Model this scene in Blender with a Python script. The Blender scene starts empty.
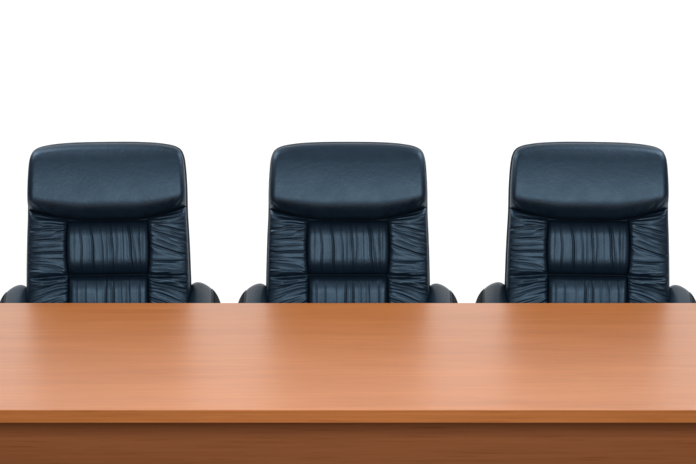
import bpy, bmesh, math, random
import numpy as np
from mathutils import Vector, Matrix

random.seed(7)
rng = np.random.RandomState(11)
scene = bpy.context.scene
COL = scene.collection
R = math.radians

# ------------------------------------------------------------------ helpers
def link(o, parent=None):
    COL.objects.link(o)
    if parent is not None:
        o.parent = parent
    return o

def mesh_obj(name, verts, faces, mat, parent=None, smooth=True):
    me = bpy.data.meshes.new(name)
    me.from_pydata([tuple(v) for v in verts], [], [tuple(f) for f in faces])
    me.validate()
    me.materials.append(mat)
    if smooth:
        me.polygons.foreach_set('use_smooth', [True] * len(me.polygons))
    me.update()
    return link(bpy.data.objects.new(name, me), parent)

def bm_obj(name, bm, mat, parent=None, smooth=False):
    bmesh.ops.recalc_face_normals(bm, faces=bm.faces[:])
    me = bpy.data.meshes.new(name)
    bm.to_mesh(me)
    bm.free()
    me.materials.append(mat)
    if smooth:
        me.polygons.foreach_set('use_smooth', [True] * len(me.polygons))
    return link(bpy.data.objects.new(name, me), parent)

def empty(name, loc, label, cat, group=None):
    o = bpy.data.objects.new(name, None)
    o.empty_display_size = 0.1
    o.location = loc
    o['label'] = label
    o['category'] = cat
    if group:
        o['group'] = group
    return link(o)

def box_bm(x0, x1, y0, y1, z0, z1, bevel=0.0, seg=2):
    bm = bmesh.new()
    bmesh.ops.create_cube(bm, size=1.0)
    for v in bm.verts:
        v.co = Vector(((x0 + x1) / 2 + v.co.x * (x1 - x0),
                       (y0 + y1) / 2 + v.co.y * (y1 - y0),
                       (z0 + z1) / 2 + v.co.z * (z1 - z0)))
    if bevel:
        bmesh.ops.bevel(bm, geom=bm.edges[:], offset=bevel, segments=seg, profile=0.5, affect='EDGES')
    return bm

def tube(pts, rad, n=8, closed=False, caps=True):
    """verts, faces of a tube along pts"""
    P = [Vector(p) for p in pts]
    V, F = [], []
    m = len(P)
    nrm = None
    for i in range(m):
        if closed:
            t = (P[(i + 1) % m] - P[i - 1]).normalized()
        else:
            t = (P[min(i + 1, m - 1)] - P[max(i - 1, 0)]).normalized()
        if nrm is None:
            a = Vector((0, 0, 1)) if abs(t.z) < .9 else Vector((1, 0, 0))
            nrm = (a - t * a.dot(t)).normalized()
        else:
            nrm = (nrm - t * nrm.dot(t)).normalized()
        b = t.cross(nrm)
        r = rad[i] if hasattr(rad, '__len__') else rad
        for k in range(n):
            an = 2 * math.pi * k / n
            V.append(P[i] + (nrm * math.cos(an) + b * math.sin(an)) * r)
    for i in range(m if closed else m - 1):
        j = (i + 1) % m
        for k in range(n):
            F.append((i * n + k, i * n + (k + 1) % n, j * n + (k + 1) % n, j * n + k))
    if caps and not closed:
        F.append(tuple(range(n - 1, -1, -1)))
        F.append(tuple((m - 1) * n + k for k in range(n)))
    return V, F

def lathe(prof, n=32, centre=(0, 0)):
    V, F = [], []
    for r, z in prof:
        for k in range(n):
            a = 2 * math.pi * k / n
            V.append((centre[0] + r * math.cos(a), centre[1] + r * math.sin(a), z))
    for i in range(len(prof) - 1):
        for k in range(n):
            F.append((i * n + k, i * n + (k + 1) % n, (i + 1) * n + (k + 1) % n, (i + 1) * n + k))
    F.append(tuple(range(n - 1, -1, -1)))
    F.append(tuple((len(prof) - 1) * n + k for k in range(n)))
    return V, F

def catmull(pts, per=8):
    P = [np.array(p, float) for p in pts]
    out = []
    for i in range(len(P) - 1):
        p0 = P[i - 1] if i else 2 * P[0] - P[1]
        p1, p2 = P[i], P[i + 1]
        p3 = P[i + 2] if i + 2 < len(P) else 2 * P[-1] - P[-2]
        for k in range(per):
            t = k / per
            out.append(.5 * (2 * p1 + (p2 - p0) * t + (2 * p0 - 5 * p1 + 4 * p2 - p3) * t * t
                             + (3 * p1 - p0 - 3 * p2 + p3) * t ** 3))
    out.append(P[-1])
    return np.array(out)

_T = rng.rand(256, 256)
def vnoise(x, y):
    xi = np.floor(x).astype(int); yi = np.floor(y).astype(int)
    fx = x - xi; fy = y - yi
    fx = fx * fx * (3 - 2 * fx); fy = fy * fy * (3 - 2 * fy)
    g = lambda a, b: _T[a % 256, b % 256]
    return ((g(xi, yi) * (1 - fx) + g(xi + 1, yi) * fx) * (1 - fy)
            + (g(xi, yi + 1) * (1 - fx) + g(xi + 1, yi + 1) * fx) * fy) * 2 - 1

# ------------------------------------------------------------------ materials
def new_mat(name):
    m = bpy.data.materials.new(name)
    m.use_nodes = True
    nt = m.node_tree
    return m, nt, nt.nodes['Principled BSDF']

def leather(name, base, rough, spec=0.5, grain=0.28):
    m, nt, b = new_mat(name)
    tc = nt.nodes.new('ShaderNodeTexCoord')
    n1 = nt.nodes.new('ShaderNodeTexNoise'); n1.inputs['Scale'].default_value = 22; n1.inputs['Detail'].default_value = 4
    cr = nt.nodes.new('ShaderNodeValToRGB')
    cr.color_ramp.elements[0].position = .3; cr.color_ramp.elements[1].position = .7
    cr.color_ramp.elements[0].color = (*[c * .82 for c in base], 1)
    cr.color_ramp.elements[1].color = (*[c * 1.15 for c in base], 1)
    nt.links.new(tc.outputs['Object'], n1.inputs['Vector'])
    nt.links.new(n1.outputs['Fac'], cr.inputs['Fac'])
    nt.links.new(cr.outputs['Color'], b.inputs['Base Color'])
    mr = nt.nodes.new('ShaderNodeMapRange')
    mr.inputs['To Min'].default_value = rough - .05; mr.inputs['To Max'].default_value = rough + .07
    nt.links.new(n1.outputs['Fac'], mr.inputs['Value'])
    nt.links.new(mr.outputs['Result'], b.inputs['Roughness'])
    b.inputs['Specular IOR Level'].default_value = spec
    b.inputs['Specular Tint'].default_value = (.44, .71, 1, 1)
    vo = nt.nodes.new('ShaderNodeTexVoronoi'); vo.inputs['Scale'].default_value = 330
    nt.links.new(tc.outputs['Object'], vo.inputs['Vector'])
    bp = nt.nodes.new('ShaderNodeBump'); bp.inputs['Strength'].default_value = grain; bp.inputs['Distance'].default_value = .0008
    nt.links.new(vo.outputs['Distance'], bp.inputs['Height'])
    n2 = nt.nodes.new('ShaderNodeTexNoise'); n2.inputs['Scale'].default_value = 70; n2.inputs['Detail'].default_value = 3
    nt.links.new(tc.outputs['Object'], n2.inputs['Vector'])
    b2 = nt.nodes.new('ShaderNodeBump'); b2.inputs['Strength'].default_value = grain; b2.inputs['Distance'].default_value = .0022
    nt.links.new(n2.outputs['Fac'], b2.inputs['Height']); nt.links.new(bp.outputs['Normal'], b2.inputs['Normal'])
    nt.links.new(b2.outputs['Normal'], b.inputs['Normal'])
    return m

def wood(name, dark, mid, light, rough, seed=0.0, spec=.5, coat=0.0):
    m, nt, b = new_mat(name)
    N = nt.nodes.new; L = nt.links.new
    tc = N('ShaderNodeTexCoord')
    def mapping(scale, loc):
        mp = N('ShaderNodeMapping')
        mp.inputs['Scale'].default_value = scale; mp.inputs['Location'].default_value = loc
        L(tc.outputs['Object'], mp.inputs['Vector'])
        return mp
    # wide figure of the veneer
    m1 = mapping((1.1, 9, 9), (seed, seed * 2, 0))
    n1 = N('ShaderNodeTexNoise'); n1.inputs['Scale'].default_value = 1.0; n1.inputs['Detail'].default_value = 5
    n1.inputs['Distortion'].default_value = .6
    L(m1.outputs[0], n1.inputs['Vector'])
    # fine streaks
    m2 = mapping((2.6, 125, 125), (seed * 3, 1, seed))
    n2 = N('ShaderNodeTexNoise'); n2.inputs['Scale'].default_value = 1.0; n2.inputs['Detail'].default_value = 6
    n2.inputs['Roughness'].default_value = .65
    L(m2.outputs[0], n2.inputs['Vector'])
    # short dark pores
    m3 = mapping((7, 330, 330), (seed, 5, 2))
    n3 = N('ShaderNodeTexNoise'); n3.inputs['Scale'].default_value = 1.0; n3.inputs['Detail'].default_value = 2
    L(m3.outputs[0], n3.inputs['Vector'])
    a = N('ShaderNodeMath'); a.operation = 'MULTIPLY_ADD'
    L(n2.outputs['Fac'], a.inputs[0]); a.inputs[1].default_value = .6
    s1 = N('ShaderNodeMath'); s1.operation = 'MULTIPLY'; L(n1.outputs['Fac'], s1.inputs[0]); s1.inputs[1].default_value = .4
    L(s1.outputs[0], a.inputs[2])
    cr = N('ShaderNodeValToRGB')
    e = cr.color_ramp.elements
    e[0].position = .36; e[0].color = (*dark, 1)
    e[1].position = .64; e[1].color = (*light, 1)
    em = e.new(.5); em.color = (*mid, 1)
    L(a.outputs[0], cr.inputs['Fac'])
    pr = N('ShaderNodeMapRange'); pr.inputs['From Min'].default_value = .25; pr.inputs['From Max'].default_value = .42
    pr.inputs['To Min'].default_value = .1; pr.inputs['To Max'].default_value = 1.0
    L(n3.outputs['Fac'], pr.inputs['Value'])
    mx = N('ShaderNodeMix'); mx.data_type = 'RGBA'; mx.blend_type = 'MULTIPLY'; mx.inputs[0].default_value = 1
    tn = N('ShaderNodeMix'); tn.data_type = 'RGBA'; L(pr.outputs['Result'], tn.inputs[0])
    tn.inputs[6].default_value = (.80, .68, .55, 1); tn.inputs[7].default_value = (1, 1, 1, 1)
    L(cr.outputs['Color'], mx.inputs[6]); L(tn.outputs[2], mx.inputs[7])
    L(mx.outputs[2], b.inputs['Base Color'])
    rr = N('ShaderNodeMapRange'); rr.inputs['To Min'].default_value = rough - .04; rr.inputs['To Max'].default_value = rough + .05
    L(n2.outputs['Fac'], rr.inputs['Value']); L(rr.outputs['Result'], b.inputs['Roughness'])
    b.inputs['Specular IOR Level'].default_value = spec
    bp = N('ShaderNodeBump'); bp.inputs['Strength'].default_value = .05; bp.inputs['Distance'].default_value = .0004
    L(n3.outputs['Fac'], bp.inputs['Height']); L(bp.outputs['Normal'], b.inputs['Normal'])
    return m

LEA = leather('navy_leather', (.004, .0105, .0215), .48, .90)
LEA2 = leather('arm_leather', (.007, .017, .029), .4, .42)
PIPE = leather('piping_leather', (.006, .012, .018), .45, .4, .05)
FACING = leather('facing_leather', (.005, .010, .014), .6, .04)
SHELL = leather('shell_leather', (.004, .008, .012), .55, .2)
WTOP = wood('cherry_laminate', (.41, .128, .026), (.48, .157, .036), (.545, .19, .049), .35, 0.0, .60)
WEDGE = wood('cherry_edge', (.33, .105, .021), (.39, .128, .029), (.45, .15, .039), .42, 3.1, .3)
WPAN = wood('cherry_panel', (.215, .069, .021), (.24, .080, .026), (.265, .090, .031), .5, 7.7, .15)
m_, nt_, b_ = new_mat('black_nylon'); b_.inputs['Base Color'].default_value = (.012, .012, .013, 1); b_.inputs['Roughness'].default_value = .45
_n = nt_.nodes.new('ShaderNodeTexNoise'); _n.inputs['Scale'].default_value = 300
_b = nt_.nodes.new('ShaderNodeBump'); _b.inputs['Strength'].default_value = .1; _b.inputs['Distance'].default_value = .001
nt_.links.new(_n.outputs['Fac'], _b.inputs['Height']); nt_.links.new(_b.outputs['Normal'], b_.inputs['Normal'])
NYL = m_
m_, nt_, b_ = new_mat('chrome'); b_.inputs['Base Color'].default_value = (.7, .7, .72, 1); b_.inputs['Roughness'].default_value = .15; b_.inputs['Metallic'].default_value = 1
CHR = m_
m_, nt_, b_ = new_mat('white_paper'); b_.inputs['Roughness'].default_value = .9; b_.inputs['Specular IOR Level'].default_value = .1
_n = nt_.nodes.new('ShaderNodeTexNoise'); _n.inputs['Scale'].default_value = 3
_r = nt_.nodes.new('ShaderNodeValToRGB'); _r.color_ramp.elements[0].color = (.86, .86, .86, 1); _r.color_ramp.elements[1].color = (.89, .89, .89, 1)
nt_.links.new(_n.outputs['Fac'], _r.inputs['Fac']); nt_.links.new(_r.outputs['Color'], b_.inputs['Base Color'])
PAPER = m_

# ------------------------------------------------------------------ camera
CAM_TH = R(11.3865)
TOPZ = 0.75
cam = bpy.data.cameras.new('camera')
cam.lens = 103.0966
cam.sensor_width = 36
cam.clip_end = 100
co = link(bpy.data.objects.new('camera', cam))
co.location = (0, -6.2, TOPZ + 1.48009)
co.rotation_euler = (math.pi / 2 - CAM_TH, 0, 0)
scene.camera = co

# ------------------------------------------------------------------ setting: white paper sweep
prof = [(-.4, 0.004), (2.6, 0.004)]
for k in range(1, 25):
    a = math.pi / 2 * k / 24
    prof.append((2.6 + 1.0 * math.sin(a), 1.004 - 1.0 * math.cos(a)))
prof.append((3.6, 5.0))
V = [(x, y, z) for (y, z) in prof for x in (-7, 7)]
F = [(2 * i, 2 * i + 1, 2 * i + 3, 2 * i + 2) for i in range(len(prof) - 1)]
bd = mesh_obj('backdrop', V, F, PAPER)
bd['kind'] = 'structure'
m_, nt_, b_ = new_mat('grey_floor'); b_.inputs['Roughness'].default_value = .8
_n = nt_.nodes.new('ShaderNodeTexNoise'); _n.inputs['Scale'].default_value = 40; _n.inputs['Detail'].default_value = 5
_r = nt_.nodes.new('ShaderNodeValToRGB'); _r.color_ramp.elements[0].color = (.10, .095, .09, 1); _r.color_ramp.elements[1].color = (.16, .155, .15, 1)
nt_.links.new(_n.outputs['Fac'], _r.inputs['Fac']); nt_.links.new(_r.outputs['Color'], b_.inputs['Base Color'])
fl = mesh_obj('floor', [(-8, -9, 0), (8, -9, 0), (8, 4.5, 0), (-8, 4.5, 0)], [(0, 1, 2, 3)], m_, None, False)
fl['kind'] = 'structure'

# ------------------------------------------------------------------ table
table = empty('conference_table', (0, -0.6, 0), 'long reddish brown wooden table with plain front panel, in front of the three chairs', 'table')
HW = 1.6
def tb(name, x0, x1, y0, y1, z0, z1, mat, bev, parent=table):
    o = bm_obj(name, box_bm(x0, x1, y0 + .6, y1 + .6, z0, z1, bev), mat, parent)
    return o
top = tb('tabletop', -HW, HW, -1.198, -.0, TOPZ - .035, TOPZ, WTOP, .0012)
tb('edge_band', -HW, HW, -1.2015, -1.1982, TOPZ - .0347, TOPZ - .0004, WEDGE, .0009, top)
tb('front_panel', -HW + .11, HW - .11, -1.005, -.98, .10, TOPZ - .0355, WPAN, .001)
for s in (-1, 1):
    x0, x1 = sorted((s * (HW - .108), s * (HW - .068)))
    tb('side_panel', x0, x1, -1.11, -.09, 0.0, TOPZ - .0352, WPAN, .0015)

# ------------------------------------------------------------------ executive chair (one built, two copied)
# backrest is laid out in a plane: px units of 1/302 m, x from its centre line, y downwards (303 = height of P0)
S = 302.0
LEAN = R(11.0)
P0 = np.array((0.0, 0.30, 0.658))
UX = np.array((1.0, 0, 0)); VY = np.array((0, math.sin(LEAN), math.cos(LEAN))); NZ = np.array((0, -math.cos(LEAN), math.sin(LEAN)))
def place(x, y, d):
    x, y, d = np.broadcast_arrays(x, y, d)
    return (P0 + (x * 1.034 / S)[..., None] * UX + ((303 - y) / S)[..., None] * VY + (d / S)[..., None] * NZ)

HALF = [(0, 138.2), (25, 138.4), (45, 139.4), (58, 141), (67, 143.2), (72.8, 146.8), (75.8, 152.6), (77.4, 161), (78.5, 176), (79, 191),
        (79.2, 212), (80.2, 235), (81, 260), (81.6, 290), (81.8, 320), (81, 345), (77, 362), (66, 371), (40, 374), (0, 375)]
HC = catmull(HALF, 8)

def inset(curve, t):
    c = np.array(curve)
    d = np.gradient(c, axis=0)
    n = np.stack([-d[:, 1], d[:, 0]], 1)
    n /= np.linalg.norm(n, axis=1)[:, None]
    r = c + n * t
    r[:, 0] = np.maximum(r[:, 0], 0)
    r[0, 0] = 0; r[-1, 0] = 0
    return r
IC = inset(HC, 1.5)
isplit = int(np.argmax(IC[:, 0]))
# right half of the cushion outline: top arc (x rising) and side (y rising)
icorner = int(np.argmin(np.abs(IC[:, 1] - 170)))
TOPC = IC[:icorner + 1]
SIDEC = IC[icorner:]
def half_w(y):
    return np.interp(y, SIDEC[:isplit - icorner + 200, 1][SIDEC[:, 1].argsort()] if False else SIDEC_Y, SIDEC_X)
_m = SIDEC[:, 1] < 355
SIDEC_Y = SIDEC[_m, 1]; SIDEC_X = SIDEC[_m, 0]

def out_dist(x, y):
    """distance to the cushion outline (symmetric)"""
    ax = np.abs(x).ravel(); yy = y.ravel()
    best = np.full(ax.shape, 1e9)
    C = IC[:len(IC):2]
    for i in range(len(C) - 1):
        a, b = C[i], C[i + 1]
        ab = b - a
        t = np.clip(((ax - a[0]) * ab[0] + (yy - a[1]) * ab[1]) / (ab @ ab + 1e-9), 0, 1)
        best = np.minimum(best, np.hypot(ax - a[0] - t * ab[0], yy - a[1] - t * ab[1]))
    return best.reshape(x.shape)

def pil(e, r, p=2.0):
    t = np.clip(e / r, 0, 1)
    return (1 - (1 - t) ** p) ** (1 / p)

def smooth(a, b, x):
    t = np.clip((x - a) / (b - a), 0, 1)
    return t * t * (3 - 2 * t)

def crease(c, along, across, a0, b0, a1, b1, depth, w=1.0, sag=0.0, fade=(.12, .12), seed=0, ridge=.55, side=0.0):
    """a soft fold from (a0,b0) to (a1,b1); along/across are grids"""
    t = (along - a0) / (a1 - a0)
    tc = np.clip(t, 0, 1)
    mid = b0 + (b1 - b0) * tc + sag * np.sin(np.pi * tc) + 0.8 * vnoise(tc * 4 + seed * 3.7, tc * 0 + seed * 1.3)
    d = across - mid
    env = smooth(0, fade[0], t) * (1 - smooth(1 - fade[1], 1, t)) * ((t > 0) & (t < 1))
    env = env * (.8 + .3 * vnoise(tc * 5 + seed, tc * 0 + seed * 2.1))
    groove = -1.0 / (1 + (np.abs(d) / w) ** 2.6)
    r = ridge * ((1 + side) * np.exp(-((d - 2.7 * w) / (1.7 * w)) ** 2) + (1 - side) * np.exp(-((d + 2.7 * w) / (1.7 * w)) ** 2))
    return c + depth * env * (groove + r)

def patch(name, X, Y, D, mat, parent, skirt=-4.0):
    X = np.pad(X, 1, mode='edge'); Y = np.pad(Y, 1, mode='edge'); D = np.pad(D, 1, mode='edge')
    D[0, :] = D[-1, :] = skirt; D[:, 0] = D[:, -1] = skirt
    P = place(X, Y, D)
    h, w = X.shape
    idx = np.arange(h * w).reshape(h, w)
    F = np.stack([idx[:-1, :-1], idx[1:, :-1], idx[1:, 1:], idx[:-1, 1:]], -1).reshape(-1, 4)
    return mesh_obj(name, P.reshape(-1, 3).tolist(), F.tolist(), mat, parent)

chair = empty('executive_chair', (0, .1, 0), 'black leather executive chair behind the table, middle of the three', 'chair', 'black leather chairs lined up behind the table')

def seam_y(x):
    """lower edge of the headrest"""
    ax = np.abs(x)
    y = 218.7 - 12.6 * (np.clip(ax - 26, 0, None) / 54) ** 1.45
    return y + np.where(x > 0, -1.2, .6) * smooth(40, 78, ax)

# --- headrest
def headrest():
    n_mid, n_c = 190, 46
    # columns: follow the top arc so the rounded corners are well sampled
    L = np.concatenate([[0], np.cumsum(np.hypot(*np.diff(TOPC, axis=0).T))])
    q = np.linspace(0, L[-1], 150)
    tx = np.interp(q, L, TOPC[:, 0]); ty = np.interp(q, L, TOPC[:, 1])
    wmax = TOPC[-1, 0]
    tx = np.concatenate([-tx[:0:-1], tx]); ty = np.concatenate([ty[:0:-1], ty])
    s = tx / wmax
    t = np.linspace(0, 1, 170)
    t = .55 * t + .45 * (1 - np.cos(np.pi * t)) / 2
    T, Sx = np.meshgrid(t, s, indexing='ij')
    Ytop = np.broadcast_to(ty, Sx.shape)
    ybot = seam_y(Sx * 77)
    Y = Ytop + (ybot - Ytop) * T
    W = np.where(Y < TOPC[-1, 1], wmax, np.interp(Y, SIDEC_Y, SIDEC_X))
    X = Sx * W
    e = out_dist(X, Y)
    side = np.interp(Y, SIDEC_Y, SIDEC_X, left=wmax) - np.abs(X)
    eb = ybot - Y
    vt = np.clip((Y - 136.5) / (ybot - 136.5 + .5), 0, 1)
    D = 3 + 6.5 * pil(e, 7) + (13.5 * (1 - (1 - np.clip(vt / .80, 0, 1)) ** 2.0) + 5.5 * (1 - (1 - np.clip(vt / .3, 0, 1)) ** 2)) * (1 - (1 - np.clip((eb + .3) / (23 - 6 * smooth(30, 80, np.abs(X))), 0, 1)) ** 2.7) * (.8 + .2 * pil(side + .5, 5, 2.2))
    D = D * (1 - .0 * T) - 6 * (1 - pil(eb + .4, 6)) 
    # soft unevenness of the filling, gathers above both ends of the seam
    D = D + .3 * vnoise(X / 34 + 3, Y / 26 + 8) * pil(e, 12)
    k = 0
    for (x0, y0, x1, y1, dp, w) in [(58, 214, 66, 197, 1.0, 1.5), (64, 212, 75, 193, .8, 1.3), (48, 216, 54, 203, .8, 1.5),
                                    (70, 208, 77, 200, .9, 1.1), (40, 217, 42, 206, .5, 1.5), (53, 215, 62, 205, .7, 1.1),
                                    (-60, 213, -68, 200, .6, 1.6), (-48, 216, -55, 204, .6, 1.6), (-68, 210, -76, 198, .8, 1.3)]:
        k += 1
        D = crease(D, Y, X, y0, x0, y1, x1, dp * 1.35, w, .8, (.25, .6), 40 + k)
    return patch('headrest', X, Y, D, LEA, chair)
headrest()

# --- centre panels (vertical gathers)
def centre(y0, y1, seed, folds, ncols=190, nrows=120):
    t = np.linspace(0, 1, nrows); t = .5 * t + .5 * (1 - np.cos(np.pi * t)) / 2
    s = np.linspace(-1, 1, ncols); s = .7 * s + .3 * np.sin(s * np.pi / 2)
    T, Sx = np.meshgrid(t, s, indexing='ij')
    Y = y0 + (y1 - y0) * T
    halfw = 38.6 - 1.6 * np.sin(np.pi * np.clip((Y - 218) / 57, 0, 1)) * (1 if y0 < 250 else 0) * -1
    X = Sx * halfw
    ed = np.minimum(Y - y0, y1 - Y)
    es = halfw - np.abs(X)
    D = 2.5 + 16.5 * pil(ed + .1, 18, 2.1) * (.70 + .30 * pil(es + .3, 5, 2.2))
    amp = pil(ed, 8) * pil(es, 4)
    h = np.zeros_like(D)
    for i, (xa, xb, ya, yb, dp, w, sg, sd) in enumerate(folds):
        h = crease(h, Y, X, ya, xa, yb, xb, dp * .52, w * .66, sg, (.10, .12), seed + i, .42, sd)
    # fine gathers running off both seams, and broad soft flutes down the panel
    ends = np.exp(-(Y - y0) / 10) + np.exp(-(y1 - Y) / 9)
    h = h + vnoise(X / 2.6 + seed, Y / 140 + seed) * (.03 + .45 * ends) + .16 * vnoise(X / 5.5 + 5 * seed, Y / 170 + 2.2) + .45 * vnoise(X / 12 + seed, Y / 120 + 4)
    return patch('centre_panel', X, Y, D + h * amp, LEA, chair)
centre(219.2, 274.6, 2, [(-20, -16, 210, 283, 1.7, 1.0, 3.5, .4), (-27.5, -27, 212, 284, .8, .8, 1.5, 0), (-33.5, -33, 212, 284, .6, .8, .5, 0),
                         (1.5, 4, 210, 284, 1.5, .9, 1.8, -.3), (8.5, 8, 212, 284, .8, .8, .8, 0), (-8.5, -6, 210, 284, .9, .8, 1.4, 0),
                         (18, 24, 210, 284, 1.7, 1.0, 1.2, .4), (29, 32, 212, 284, .9, .8, 1.0, 0), (-3.5, -1, 212, 284, .6, .7, .8, 0),
                         (13.5, 15.5, 212, 284, .7, .7, .8, 0), (22.5, 28, 212, 284, .6, .7, .8, 0), (34, 35, 212, 284, .6, .7, .3, 0)])
centre(275.4, 372, 9, [(-3, -2, 266, 360, 1.7, .9, .6, .3), (4, 5, 266, 360, 1.5, .9, .2, -.3), (-22, -20, 266, 350, 1.1, .9, -1, 0),
                       (20, 19, 266, 350, 1.2, .9, 1, 0), (-31, -30, 266, 340, .7, .8, 0, 0), (12, 13, 266, 350, .7, .8, 0, 0),
                       (30, 30, 266, 350, 1.0, .9, .8, 0), (-12, -13, 266, 350, .8, .8, .5, 0)], nrows=150)

# --- gathered side panels
LEFT = [(213, 219, .8), (218.5, 221.5, 1.0), (223, 224, .7), (229, 225, 1.3), (234.5, 229, .7), (240.5, 236.5, 1.1), (246.5, 244.5, .8), (252, 251, 1.6), (257, 259, .8),
        (262.5, 268, 1.2), (269, 272.5, 1.0), (281.5, 278.5, .9), (287.5, 280, 1.1), (294, 282, 1.0), (301, 287.5, 1.6), (309, 294, 1.0), (318, 301, 1.2), (330, 311, 1.0)]
RIGHT = [(208, 217.5, .9), (212.5, 219.5, 1.1), (219, 220.5, .7), (226, 220.5, .8), (232, 221.5, 1.1), (238, 225, .8), (243, 228.5, 1.1), (248, 232.5, .8), (252.5, 237, 1.0),
         (257, 243, .8), (261, 260.5, 1.7), (268, 266, .7), (271, 273, 1.0), (281, 277.5, .9), (285.5, 279, 1.1), (291, 281, 1.0), (298, 284, 1.4), (306, 289, 1.0), (316, 297, 1.2), (328, 309, 1.0)]
def side(sign, lines, seed):
    nrows, ncols = 400, 120
    t = np.linspace(0, 1, nrows)
    a = np.linspace(0, 1, ncols); a = .5 * a + .5 * (1 - np.cos(np.pi * a)) / 2
    T, A = np.meshgrid(t, a, indexing='ij')
    yb = 366
    xg = sign * (39.3 + 39.7 * A)
    Yt = seam_y(xg) + .8
    Y = Yt + (yb - Yt) * T
    xin = 39.3 + 1.6 * np.sin(np.pi * np.clip((Y - 218) / 57, 0, 1)) * (Y < 275)
    wy = np.interp(Y, IC[icorner:icorner + 90, 1], IC[icorner:icorner + 90, 0])
    wy = np.interp(Y, SIDEC_Y, SIDEC_X)
    X0 = xin + (wy - xin) * A
    e_out = wy - X0; e_in = X0 - xin; e_top = Y - Yt; e_bot = yb - Y
    D = 2.5 + 3 * pil(e_out, 4) + 12.5 * (.5 + .5 * pil(e_out + .3, 15, 2.1)) * (.74 + .26 * pil(e_in + .3, 5, 2)) * pil(e_top + 2, 13, 2) * pil(e_bot, 20)
    D = np.where(e_in < 3, D - 1.0 * (1 - pil(e_in, 3)), D)
    amp = pil(e_out, 7) * (.35 + .65 * pil(e_in, 3)) * pil(e_top + .5, 3)
    h = np.zeros_like(D)
    for i, (yo, yi, dp) in enumerate(lines):
        r = random.Random(seed * 100 + i)
        f0 = r.choice((.02, .05, .15, .35)); f1 = r.choice((.05, .12, .3, .5))
        h = crease(h, A, Y, -.04, yi, 1.04, yo, dp * .66, r.uniform(.42, .8), r.uniform(-1.6, 1.8), (f0 + .02, f1), seed + i * 1.7, .6, r.uniform(-.5, .5))
    # the deep pull at the level of the horizontal seam
    h = crease(h, A, Y, -.05, 275.2, 1.1, 276.2, 4.6, 1.7, 1.2, (.01, .45), seed + 77, .45)
    # direction-following fine wrinkles
    yo = np.array([l[0] for l in lines]); yi = np.array([l[1] for l in lines])
    o = np.argsort(yi)
    slope = np.interp(Y, (yi + yo)[o] / 2, (yo - yi)[o])
    Q = Y - slope * (A - .5)
    h = h + .55 * vnoise(Q / 3.8 + seed, A * 1.6 + seed) + .22 * vnoise(Q / 1.7 + seed * 2, A * 2.6 + seed)
    # gathers into the inner seam and the piping
    h = h + .8 * vnoise(Q / 2.2 + 9, A * 3) * (np.exp(-e_in / 5) + .8 * np.exp(-e_out / 7))
    X = X0 * sign
    if sign < 0:
        X, Y, DD = X[:, ::-1], Y[:, ::-1], (D + h * amp)[:, ::-1]
    else:
        DD = D + h * amp
    return patch('side_bolster', X, Y, DD, LEA, chair)
side(-1, LEFT, 3)
side(1, RIGHT, 5)

# --- shell behind the cushions, piping in the seam
full = np.concatenate([HC, (HC * [-1, 1])[-2:0:-1]])
def ring(t, d):
    c = inset(HC, t)
    f = np.concatenate([c, (c * [-1, 1])[-2:0:-1]])
    return place(f[:, 0], f[:, 1], np.full(len(f), d))
rings = [ring(5, 1.5), ring(1.2, 1.2), ring(.25, -.4), ring(0, -3), ring(.2, -10), ring(1.5, -15), ring(5, -19), ring(12, -21.5)]
n = len(full)
V = np.concatenate(rings).tolist()
F = []
for i in range(len(rings) - 1):
    for k in range(n):
        F.append((i * n + k, (i + 1) * n + k, (i + 1) * n + (k + 1) % n, i * n + (k + 1) % n))
F.append(tuple(range(n)))
F.append(tuple((len(rings) - 1) * n + k for k in range(n - 1, -1, -1)))
shell = mesh_obj('back_shell', V, F, SHELL, chair)
pc = inset(HC, 1.2)
pf = np.concatenate([pc, (pc * [-1, 1])[-2:0:-1]])
V, F = tube(place(pf[:, 0], pf[:, 1], np.full(len(pf), 1.6)).tolist(), .0024, 7, True)
mesh_obj('piping', V, F, PIPE, shell)

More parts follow.
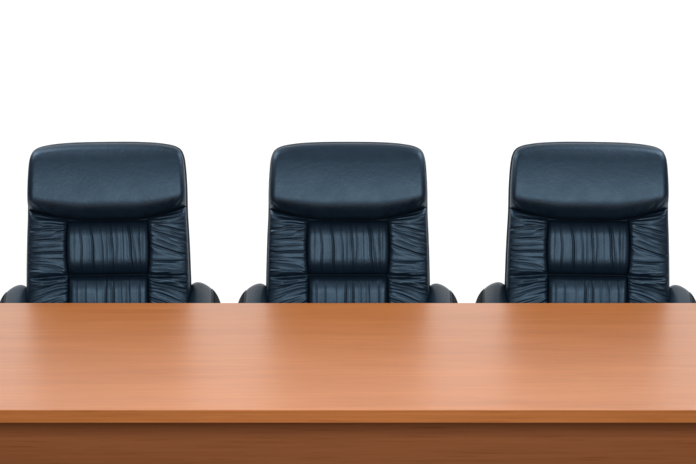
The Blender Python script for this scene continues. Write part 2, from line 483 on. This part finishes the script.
# --- arms: upholstered scrolls, rounded towards the front
def arm(sign):
    # section (x outward from inner face, z below the crown), metres
    sec = [(0.000, -.24), (.000, -.17), (.000, -.10), (.000, -.060), (.0015, -.034), (.006, -.016), (.015, -.005), (.027, 0.0), (.040, -.002),
           (.053, -.009), (.066, -.020), (.077, -.034), (.086, -.051), (.092, -.069), (.0965, -.090), (.099, -.12), (.100, -.17), (.100, -.24)]
    sc = catmull(sec, 4)
    spine = []                                   # (y, crown z) from the back forward, then rolling down
    for y in np.linspace(.335, -.06, 24):
        spine.append((y,     .7145 - .15 * ((.335 - y) / .4) ** 1.25, 0.0))
    V, F = [], []
    m = len(sc)
    secs = []
    for y, z, _ in spine:
        secs.append([(y, z, 1.0)] * m)
    def emit(y, z, sx, drop):
        for (x, dz) in sc:
            xx = .06 + (x * 1.17 - .06) * sx
            zz = z + dz - drop
            V.append((sign * (.266 + xx), y, max(zz, .46)))
    for y, z, _ in spine:
        emit(y, z, 1.0, 0)
    yl, zl, _ = spine[-1]
    for k in range(1, 11):
        a = math.pi / 2 * k / 10
        emit(yl - .06 * math.sin(a), zl, 1 - .14 * (1 - math.cos(a)), .075 * (1 - math.cos(a)))
    nr = len(V) // m
    for i in range(nr - 1):
        for k in range(m - 1):
            q = (i * m + k, i * m + k + 1, (i + 1) * m + k + 1, (i + 1) * m + k)
            F.append(q if sign > 0 else q[::-1])
        q = (i * m + m - 1, i * m, (i + 1) * m, (i + 1) * m + m - 1)
        F.append(q if sign > 0 else q[::-1])
    F.append(tuple(range(m))); F.append(tuple((nr - 1) * m + k for k in range(m - 1, -1, -1)))
    o = mesh_obj('armrest', V, F, LEA2, chair)
    bm = bmesh.new(); bm.from_mesh(o.data); bmesh.ops.recalc_face_normals(bm, faces=bm.faces[:]); bm.to_mesh(o.data); bm.free()
    # dark outer facing, a little proud of the arm, with a piped seam along its edge and another along the inner edge
    k0, k1 = 42, m - 1
    q = k1 - k0 + 1
    FV, FF = [], []
    for i in range(nr):
        for k in range(k0, k1 + 1):
            a = Vector(V[i * m + k]); b0 = Vector(V[i * m + max(k - 1, 0)]); b1 = Vector(V[i * m + min(k + 1, m - 1)])
            t = b1 - b0
            nn = Vector((-t.z * sign, 0, t.x * sign)) * (1 if sign > 0 else 1)
            nn = Vector((abs(t.z) * sign, 0, abs(t.x))).normalized() if t.length > 1e-6 else Vector((sign, 0, 0))
            FV.append(a + nn * (.0022 if k > k0 else -.002))
    for i in range(nr - 1):
        for k in range(q - 1):
            FF.append((i * q + k, i * q + k + 1, (i + 1) * q + k + 1, (i + 1) * q + k))
    mesh_obj('outer_facing', FV, FF, FACING, o)
    for kk, off in ((42, .0006), (14, -.0006)):
        pts = [Vector(V[i * m + kk]) + Vector((sign * (off if kk > 20 else -off), 0, off)) for i in range(nr)]
        TV, TF = tube(pts, .0022, 7)
        mesh_obj('arm_piping', TV, TF, LEA2, o)
    return o
arm(-1); arm(1)

# --- seat, mechanism, gas column, five-star base, castors
bm = box_bm(-.262, .262, -.24, .27, .39, .50, .045, 5)
bmesh.ops.subdivide_edges(bm, edges=bm.edges[:], cuts=2, use_grid_fill=True)
for v in bm.verts:
    if v.co.z > .47:
        v.co.z += .02 * max(0, 1 - (v.co.x / .27) ** 2) * max(0, 1 - (v.co.y / .27) ** 2)
bm_obj('seat', bm, LEA, chair, True)
bm_obj('seat_plate', box_bm(-.15, .15, -.14, .16, .345, .388, .008), NYL, chair)
V, F = lathe([(.027, .17), (.027, .25), (.018, .252), (.018, .345)])
col = mesh_obj('gas_column', V, F, CHR, chair)
V, F = lathe([(.045, .10), (.05, .115), (.05, .155), (.035, .17), (.03, .172)])
mesh_obj('base_hub', V, F, NYL, chair)
for k in range(5):
    a = 2 * math.pi * k / 5 + .31
    d = Vector((math.cos(a), math.sin(a), 0))
    V, F = tube([d * .04 + Vector((0, 0, .135)), d * .15 + Vector((0, 0, .125)), d * .27 + Vector((0, 0, .098)), d * .315 + Vector((0, 0, .082))],
                [.026, .024, .019, .015], 12)
    leg = mesh_obj('base_leg', V, F, NYL, chair)
    c = d * .305
    t = Vector((-d.y, d.x, 0))
    bm = bmesh.new()
    for s in (-1, 1):
        M = Matrix.Translation(c + t * s * .016 + Vector((0, 0, .028))) @ t.to_track_quat('Z', 'Y').to_matrix().to_4x4()
        bmesh.ops.create_cone(bm, cap_ends=True, segments=24, radius1=.028, radius2=.028, depth=.02, matrix=M)
    bmesh.ops.create_cone(bm, cap_ends=True, segments=12, radius1=.006, radius2=.006, depth=.06, matrix=Matrix.Translation(c + Vector((0, 0, .055))))
    bm_obj('castor', bm, NYL, leg)

def children(o):
    return [c for c in bpy.data.objects if c.parent == o]
def copy_tree(o, parent=None):
    c = o.copy()
    COL.objects.link(c)
    c.parent = parent
    for ch in children(o):
        copy_tree(ch, c)
    return c
DX = .791
for sgn, lab in ((-1, 'black leather executive chair behind the table, leftmost of the three'),
                 (1, 'black leather executive chair behind the table, rightmost of the three')):
    c = copy_tree(chair)
    c['label'] = lab
    c.location = (sgn * DX, .1, 0)
    c.rotation_euler = (0, 0, -sgn * R(4.0))

# ------------------------------------------------------------------ studio lamps and an added table fill
def area(name, loc, target, sx, sy, power, color=(1, 1, 1)):
    l = bpy.data.lights.new(name, 'AREA')
    l.shape = 'RECTANGLE'; l.size = sx; l.size_y = sy; l.energy = power; l.color = color
    o = link(bpy.data.objects.new(name, l))
    o.location = loc
    o.rotation_euler = (Vector(target) - Vector(loc)).to_track_quat('-Z', 'Y').to_euler()
    return l
area('softbox', (0.5, -7.0, 2.95), (0, -.2, .95), 4.0, 1.6, 350, (1, .985, .96))
for s in (-1, 1):
    area('backdrop_lamp', (s * 2.3, .9, 3.6), (s * .9, 3.6, 1.2), 2.2, .8, 112)

area('table_fill', (0, -1.5, 3.2), (0, -1.45, .4), 3.4, .5, 19, (1, .97, .93)).spread = R(84)  # unseen overhead fill, added to brighten the tabletop towards its front; narrow spread spares chairs

w = bpy.data.worlds.new('World'); scene.world = w; w.use_nodes = True
bg = w.node_tree.nodes['Background']
bg.inputs['Color'].default_value = (.9, .95, 1, 1); bg.inputs['Strength'].default_value = .03

scene.view_settings.view_transform = 'Standard'
scene.view_settings.look = 'None'
scene.view_settings.exposure = 0
scene.view_settings.gamma = 1
scene.cycles.use_denoising = True
scene.cycles.max_bounces = 8
